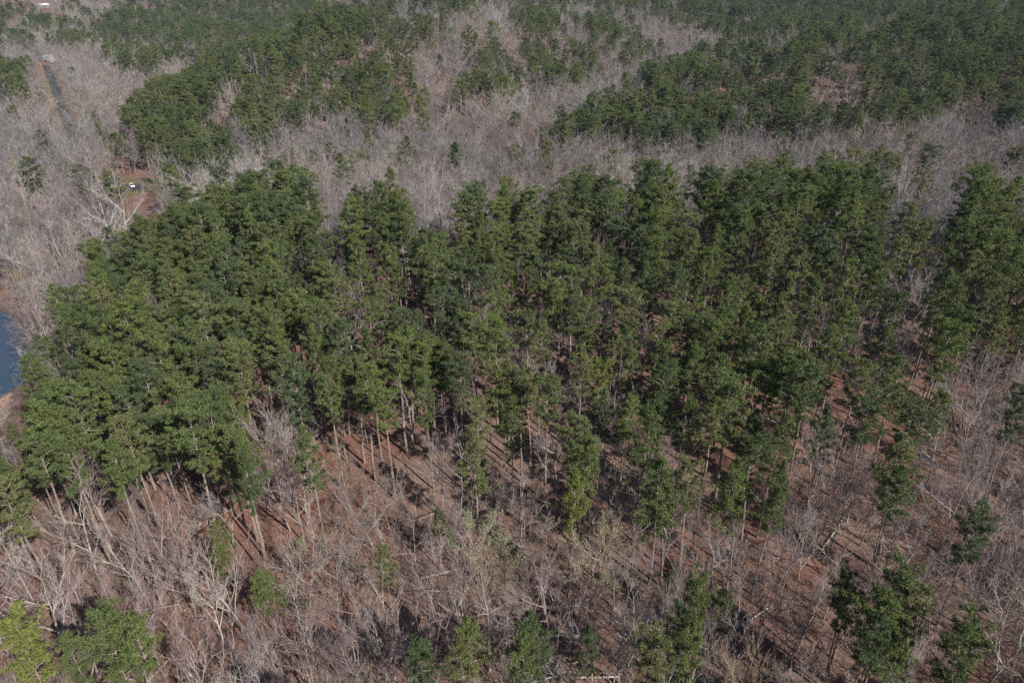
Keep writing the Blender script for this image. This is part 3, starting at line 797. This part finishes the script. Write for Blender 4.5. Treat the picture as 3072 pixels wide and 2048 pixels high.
# ------------------------------------------------------------------ brush under the near trees
P = spots(28, CREST, 3.3, 1.15)
P = P[clear_of(P)]
P = P[rng.uniform(0, 1, len(P)) < .6]
gz = H(P[:, 0], P[:, 1])
brush = []
for (x, y), z in zip(P, gz):
    c = TT[int(rng.integers(6))] * rng.uniform(.6, 1.0)
    brush.append(dict(x=x, y=y, z=z, h=rng.uniform(1.4, 4.5), wf=rng.uniform(.9, 1.5), var=int(rng.integers(3)), rot=rng.uniform(0, 6.28), rgb=c))
BRUSH = [bare_parts(600 + i, h=14, nlimb=3, kids=(4, 4), fine=2, twig=.035, fork=.1, spread=.6) for i in range(3)]
mass("brush", [((t, 0), (c, 0)) for t, c in BRUSH], [M_BARK_N, M_TWIG_N], brush, "thin leafless brush on the leaf litter under the near trees",
     lambda d: (d['h'] / 14 * d['wf'], d['h'] / 14 * d['wf'], d['h'] / 14))

# ------------------------------------------------------------------ budding trees
M_BUD_1 = plant_mat("buds", None, .8, 1.25, .15)
bud_me = [(t.mesh("budding_trunk", [M_BARK_1]), c.mesh("budding_crown", [M_BARK_1, M_TWIG_1, M_BUD_1])) for t, c in BUDDED]
BUDS = [((296, 470), 17, 1.1, (.30, .215, .14), "orange budding round tree beside dark evergreens on the flat"),
        ((45, 525), 17, 1.3, (.29, .22, .15), "orange tan budding tree at the picture's edge above the river"),
        ((120, 850), 15, 1.1, (.31, .24, .15), "tan budding tree beside the lone round pine on the river bank"),
        ((736, 520), 13, .9, (.33, .29, .12), "yellowish budding tree just behind the tall old pine"),
        ((2640, 434), 11, 1.1, (.33, .30, .11), "yellow green budding tree at the low end of the yellow row across the hollow"),
        ((2690, 428), 12, 1.2, (.40, .34, .11), "second yellow budding tree of the row across the hollow"),
        ((2735, 426), 12, 1.2, (.43, .37, .12), "brightest yellow budding tree in the middle of the row across the hollow"),
        ((2780, 428), 12, 1.2, (.42, .35, .12), "fourth yellow budding tree of the row across the hollow"),
        ((2815, 433), 11, 1.0, (.40, .33, .11), "last yellow budding tree at the dark pine end of the row"),
        ((1808, 1640), 12, 1.2, (.26, .22, .14), "olive tan budding tree beside the tall narrow pine"),
        ((1440, 1640), 12, 1.2, (.22, .235, .15), "greenish lichen clad tree with crooked limbs by the white rock"),
        ((900, 1730), 11, 1.0, (.25, .25, .16), "greenish grey budding tree uphill of the small lone pine"),
        ((560, 480), 14, 1.0, (.25, .245, .15), "olive budding tree at the foot of the wooded hill"),
        ((1180, 505), 16, 1.3, (.29, .275, .17), "pale olive budding tree in front of the dark round pine in the hollow"),
        ((2160, 420), 14, 1.0, (.28, .28, .14), "yellowish green budding tree at the foot of the far pine slope")]
for (px, py), h, wf, c, lab in BUDS:
    x, y = unproject(px, py, .62 * h)
    d = dict(x=x, y=y, z=float(H(x, y)), rot=rng.uniform(0, 6.28))
    add_tree("budding_tree", d, bud_me[int(rng.integers(3))], lab, "budding tree", None, c, (h / 14 * wf, h / 14 * wf, h / 14))

# ------------------------------------------------------------------ white rock, stones, fallen logs
def rock_mesh(name, seed, r0, mat, squash=.6):
    import bmesh
    r = np.random.default_rng(seed)
    bm = bmesh.new(); bmesh.ops.create_icosphere(bm, subdivisions=2, radius=r0)
    ph = r.uniform(0, 6, 3)
    for v in bm.verts:
        k = 1 + .16 * math.sin(v.co.x / r0 * 3 + ph[0]) + .14 * math.sin(v.co.y / r0 * 4 + ph[1]) + r.normal(0, .04)
        v.co *= k; v.co.z *= squash
    me = bpy.data.meshes.new(name); bm.to_mesh(me); bm.free(); me.materials.append(mat); return me
M_STONE = plain_mat("grey_stone", (.36, .32, .29), .9, 0, .25, 3, .2)
M_ROCK = plain_mat("pale_rock", (.62, .58, .53), .85, 0, .18, 2.5, .2)
x, y = unproject(1459, 1740)
o = link("white_rock", rock_mesh("white_rock", 5, .62, M_ROCK, .7), None, (x, y, float(H(x, y)) + .2))
tag(o, "whitish boulder lying alone on the leaf litter under bare trees", "rock")
mb = MB()
P = spots(32, CREST, 2.6, 1.1); P = P[rng.uniform(0, 1, len(P)) < .06]
for x, y in P:
    k = rng.uniform(.06, .15); z = float(H(x, y))
    mb.box((x, y, z + k * .3), (k * 2, k * rng.uniform(1.2, 2.2), k * 1.1), 0, rng.uniform(0, 3), (.6, .65))
tag(link("scattered_stones", mb.mesh("scattered_stones", [M_STONE])), "small pale stones scattered over the leaf litter", kind='stuff')
M_STICK = bark_mat("dead_wood", (.14, .115, .10), (.32, .285, .26), 1.0)
mb = MB()
P = spots(30, CREST, 2.0, 1.1); P = P[clear_of(P)]; P = P[rng.uniform(0, 1, len(P)) < .3]
GZ_ = H(P[:, 0], P[:, 1])
for (x, y), z in zip(P, GZ_):
    a, ln = rng.uniform(0, 6.28), rng.uniform(.6, 2.6)
    q = np.array([[x, y, z + .05], [x + math.cos(a) * ln * .5 + rng.normal(0, .08), y + math.sin(a) * ln * .5, z + rng.uniform(.08, .2)], [x + math.cos(a) * ln, y + math.sin(a) * ln, z + rng.uniform(.05, .3)]])
    mb.tube(q, [rng.uniform(.02, .05), .025, 0], 3, 0)
tag(link("fallen_branches", mb.mesh("fallen_branches", [M_STICK])), "dead branches strewn over the leaf litter", kind='stuff')
M_LOG = bark_mat("weathered_wood", (.20, .175, .155), (.42, .39, .36), 2.0)
LOGS = [(2500, 1600, 9, .8, "grey fallen log lying across the brown slope"), (1730, 1395, 8, 2.2, "pale fallen log at the lower edge of the pines, mid picture"), (1330, 1720, 7, .3, "short fallen log just uphill of the white rock"),
        (2860, 1240, 10, 1.2, "long fallen log on the opening beside the dark pines"), (560, 1700, 8, 2.6, "fallen log below the dense pines under bare crowns"), (2250, 1860, 9, .5, "fallen log near the bottom pines on the brown slope"), (1060, 1960, 8, 1.9, "fallen log in the shaded low corner of the slope near the bottom edge")]
for px, py, ln, a, lab in LOGS:
    x, y = unproject(px, py)
    dx, dy = math.cos(a), math.sin(a)
    pts = [(x + dx * t, y + dy * t, float(H(x + dx * t, y + dy * t)) + .16) for t in np.linspace(-ln / 2, ln / 2, 6)]
    mb = MB(); mb.tube(np.array(pts) - np.array([x, y, 0]), np.linspace(.24, .1, 6), 7, 0, True)
    lg = link("fallen_log", mb.mesh("fallen_log", [M_LOG]), None, (x, y, 0))
    tag(lg, lab, "log")
    for t in (1.2, 2.2, 3.0):
        mb = MB(); b = np.array([dx * t, dy * t, float(H(x + dx * t, y + dy * t)) + .18]); sg = rng.choice((-1, 1))
        mb.tube([b, b + np.array([dx * .5 - dy * sg * .8, dy * .5 + dx * sg * .8, .5]), b + np.array([dx * 1.1 - dy * sg * 1.2, dy * 1.1 + dx * sg * 1.2, .9])], [.07, .05, .02], 4, 0, True)
        link("branch", mb.mesh("log_branch", [M_LOG]), lg)

# ------------------------------------------------------------------ white car in the clearing
M_PAINT = plain_mat("white_paint", (.78, .78, .78), .25, 0, .02, 1, .5)
M_GLASS = plain_mat("dark_glass", (.02, .024, .028), .08, 0, .02, 1, .6)
M_TYRE = plain_mat("tyre_rubber", (.025, .025, .025), .8)
M_RIM = plain_mat("alloy", (.45, .45, .46), .35, .8)
M_LAMP = plain_mat("lamp_lens", (.7, .72, .74), .1)
M_TAIL = plain_mat("tail_lens", (.35, .02, .02), .2)
M_TRIM = plain_mat("black_trim", (.03, .03, .03), .6)
car = bpy.data.objects.new("parked_car", None); col.objects.link(car)
car.location = (CAR[0], CAR[1], float(H(*CAR)) + .13)
car.rotation_euler = (0, 0, math.radians(-52))
tag(car, "white estate car parked at the edge of the grassy clearing", "car")
def extrude(mb, prof, w, w2=None, mi=0):
    """a side profile (x, z, half width factor) lofted across the width"""
    n = len(prof); v = []
    for s_ in (-1, 1):
        for (x_, z_, k) in prof: v.append((x_, s_ * w / 2 * k, z_))
    f = [tuple(range(n)), tuple(range(2 * n - 1, n - 1, -1))] + [(i, i + n, (i + 1) % n + n, (i + 1) % n) for i in range(n)]
    mb.add(v, f, mi)
mb = MB()
extrude(mb, [(-2.25, .42, .95), (-2.3, .75, .96), (-2.2, 1.0, .95), (-1.0, 1.04, .96), (.75, 1.0, .96), (1.7, .93, .93), (2.2, .8, .9), (2.3, .55, .9), (2.2, .34, .92), (1.75, .30, 1), (0, .26, 1), (-1.8, .30, 1)], 1.84)
body = link("body", mb.mesh("car_body", [M_PAINT]), car)
mb = MB()
extrude(mb, [(-2.12, 1.035, .9), (-1.85, 1.46, .78), (-1.2, 1.6, .74), (.1, 1.6, .74), (.35, 1.5, .78), (1.0, 1.03, .9)], 1.84)
cabn = link("cabin", mb.mesh("car_cabin", [M_GLASS]), car)
mb = MB()
mb.box((-.6, 0, 1.625), (1.75, 1.34, .05)); link("roof", mb.mesh("car_roof", [M_PAINT]), car)
for sx in (-1.05, -.1):
    mb = MB()
    for sy in (-1, 1): mb.tube([(sx - .02, sy * .83, 1.03), (sx, sy * .695, 1.6)], [.05, .05], 4, 0, False)
    link("pillar", mb.mesh("car_pillar", [M_PAINT]), car)
def disc(mb, c, r0, w, mi=0, n=16):
    a = np.arange(n) * 2 * math.pi / n
    v = [(c[0] + r0 * math.cos(t), c[1] + s_ * w / 2, c[2] + r0 * math.sin(t)) for s_ in (-1, 1) for t in a]
    mb.add(v, [tuple(range(n)), tuple(range(2 * n - 1, n - 1, -1))] + [(i, i + n, (i + 1) % n + n, (i + 1) % n) for i in range(n)], mi)
for sx in (-1.4, 1.4):
    for sy in (-1, 1):
        mb = MB(); disc(mb, (sx, sy * .82, .33), .33, .22); wh = link("wheel", mb.mesh("car_tyre", [M_TYRE]), car)
        mb = MB(); disc(mb, (sx, sy * .935, .33), .21, .02); link("rim", mb.mesh("car_rim", [M_RIM]), wh)
for sy in (-1, 1):
    mb = MB(); mb.box((2.2, sy * .62, .72), (.16, .34, .14)); link("headlight", mb.mesh("car_headlight", [M_LAMP]), car)
    mb = MB(); mb.box((-2.25, sy * .7, .88), (.1, .26, .2)); link("tail_light", mb.mesh("car_tail_light", [M_TAIL]), car)
    mb = MB(); mb.box((.8, sy * .98, 1.05), (.14, .2, .14)); link("mirror", mb.mesh("car_mirror", [M_TRIM]), car)
mb = MB(); mb.box((2.27, 0, .62), (.1, .8, .16)); link("grille", mb.mesh("car_grille", [M_TRIM]), car)
mb = MB(); mb.box((2.26, 0, .42), (.16, 1.6, .16)); link("bumper", mb.mesh("car_bumper", [M_TRIM]), car)

# ------------------------------------------------------------------ two houses among the far trees
M_WALLW = plain_mat("white_boards", (.42, .41, .40), .8, 0, .06, 3)
M_ROOFG = plain_mat("grey_shingles", (.2, .2, .2), .85, 0, .12, 4)
M_ROOFW = plain_mat("white_metal_roof", (.78, .78, .79), .4, 0, .04, 2)
M_WALLD = plain_mat("dark_board_wall", (.16, .16, .2), .8, 0, .1, 3)  # even dark blue-grey boards on every wall of the long building
M_PANE = plain_mat("window_pane", (.03, .035, .045), .1)
M_WOOD = plain_mat("door_wood", (.2, .13, .09), .6)
def gable_house(name, px, py, w, dp, hh, rh, rot, wall, roof, label, posts=0):
    x, y = HOUSE[(px, py)]
    r_ = bpy.data.objects.new(name, None); col.objects.link(r_)
    r_.location = (x, y, float(H(x, y)) - .1); r_.rotation_euler = (0, 0, rot)
    tag(r_, label, "house")
    mb = MB()
    v = [(-w / 2, -dp / 2, -1), (w / 2, -dp / 2, -1), (w / 2, dp / 2, -1), (-w / 2, dp / 2, -1), (-w / 2, -dp / 2, hh), (w / 2, -dp / 2, hh), (w / 2, dp / 2, hh), (-w / 2, dp / 2, hh), (-w / 2, 0, hh + rh), (w / 2, 0, hh + rh)]
    mb.add(v, [(0, 1, 5, 4), (2, 3, 7, 6), (1, 2, 6, 9, 5), (3, 0, 4, 8, 7)])
    link("wall", mb.mesh("house_wall", [wall]), r_)
    mb = MB(); e, th = .6, .18
    for sy in (-1, 1):
        y1, z1 = sy * (dp / 2 + e), hh - e * rh / (dp / 2)
        v = [(-w / 2 - e, 0, hh + rh + .02), (w / 2 + e, 0, hh + rh + .02), (w / 2 + e, y1, z1 + .02), (-w / 2 - e, y1, z1 + .02)]
        v += [(a, b, c + th) for a, b, c in v]
        mb.add(v, [(0, 1, 2, 3), (7, 6, 5, 4), (0, 4, 5, 1), (1, 5, 6, 2), (2, 6, 7, 3), (3, 7, 4, 0)])
    rf = link("roof", mb.mesh("house_roof", [roof]), r_)
    mb = MB(); mb.box((w * .25, dp * .18, hh + rh + .3), (.8, .8, 1.6)); link("chimney", mb.mesh("house_chimney", [M_WOOD]), rf)
    for xx in (-w * .33, w * .33):
        mb = MB(); mb.box((xx, -dp / 2 - .04, hh * .55), (1.5, .1, 1.5)); wn = link("window", mb.mesh("house_window", [M_WALLW]), r_)
        mb = MB(); mb.box((xx, -dp / 2 - .1, hh * .55), (1.2, .04, 1.2)); link("pane", mb.mesh("house_pane", [M_PANE]), wn)
    mb = MB(); mb.box((0, -dp / 2 - .05, 1.05), (1.0, .1, 2.1)); dr = link("door", mb.mesh("house_door", [M_WOOD]), r_)
    mb = MB(); mb.box((.38, -dp / 2 - .13, 1.05), (.08, .08, .08)); link("handle", mb.mesh("door_handle", [M_RIM]), dr)
    if posts:
        mb = MB(); mb.box((0, -dp / 2 - 1.6, hh * .62), (w + .6, 2.6, .2)); link("porch_roof", mb.mesh("porch_roof", [M_WALLW]), r_)
        for k in range(posts):
            mb = MB(); mb.box((-w / 2 + w * k / (posts - 1), -dp / 2 - 2.7, hh * .3 - .4), (.35, .35, hh * .6 + .8)); link("porch_post", mb.mesh("porch_post", [M_WALLW]), r_)
    return r_
gable_house("house", 150, 186, 11, 8, 5.4, 2.6, math.radians(-12), M_WALLW, M_ROOFG, "small white house with porch posts at the far end of the road", 5)
gable_house("house", 136, 25, 20, 10, 4, 2.4, math.radians(20), M_WALLD, M_ROOFW, "distant long building with a shining white roof among far trees")

# ------------------------------------------------------------------ the air
mh, th_, Nh, Lh = new_mat("haze_air")
pv = Nh("VolumePrincipled"); pv.inputs['Color'].default_value = (.62, .78, 1.0, 1)
pv.inputs['Density'].default_value = .000042; pv.inputs['Anisotropy'].default_value = .1
oh = Nh("OutputMaterial"); Lh(pv.outputs[0], oh.inputs['Volume'])
mb = MB(); mb.box((0, 2300, 75), (8600, 5800, 190))
hz = link("haze", mb.mesh("haze", [mh])); tag(hz, kind='stuff')
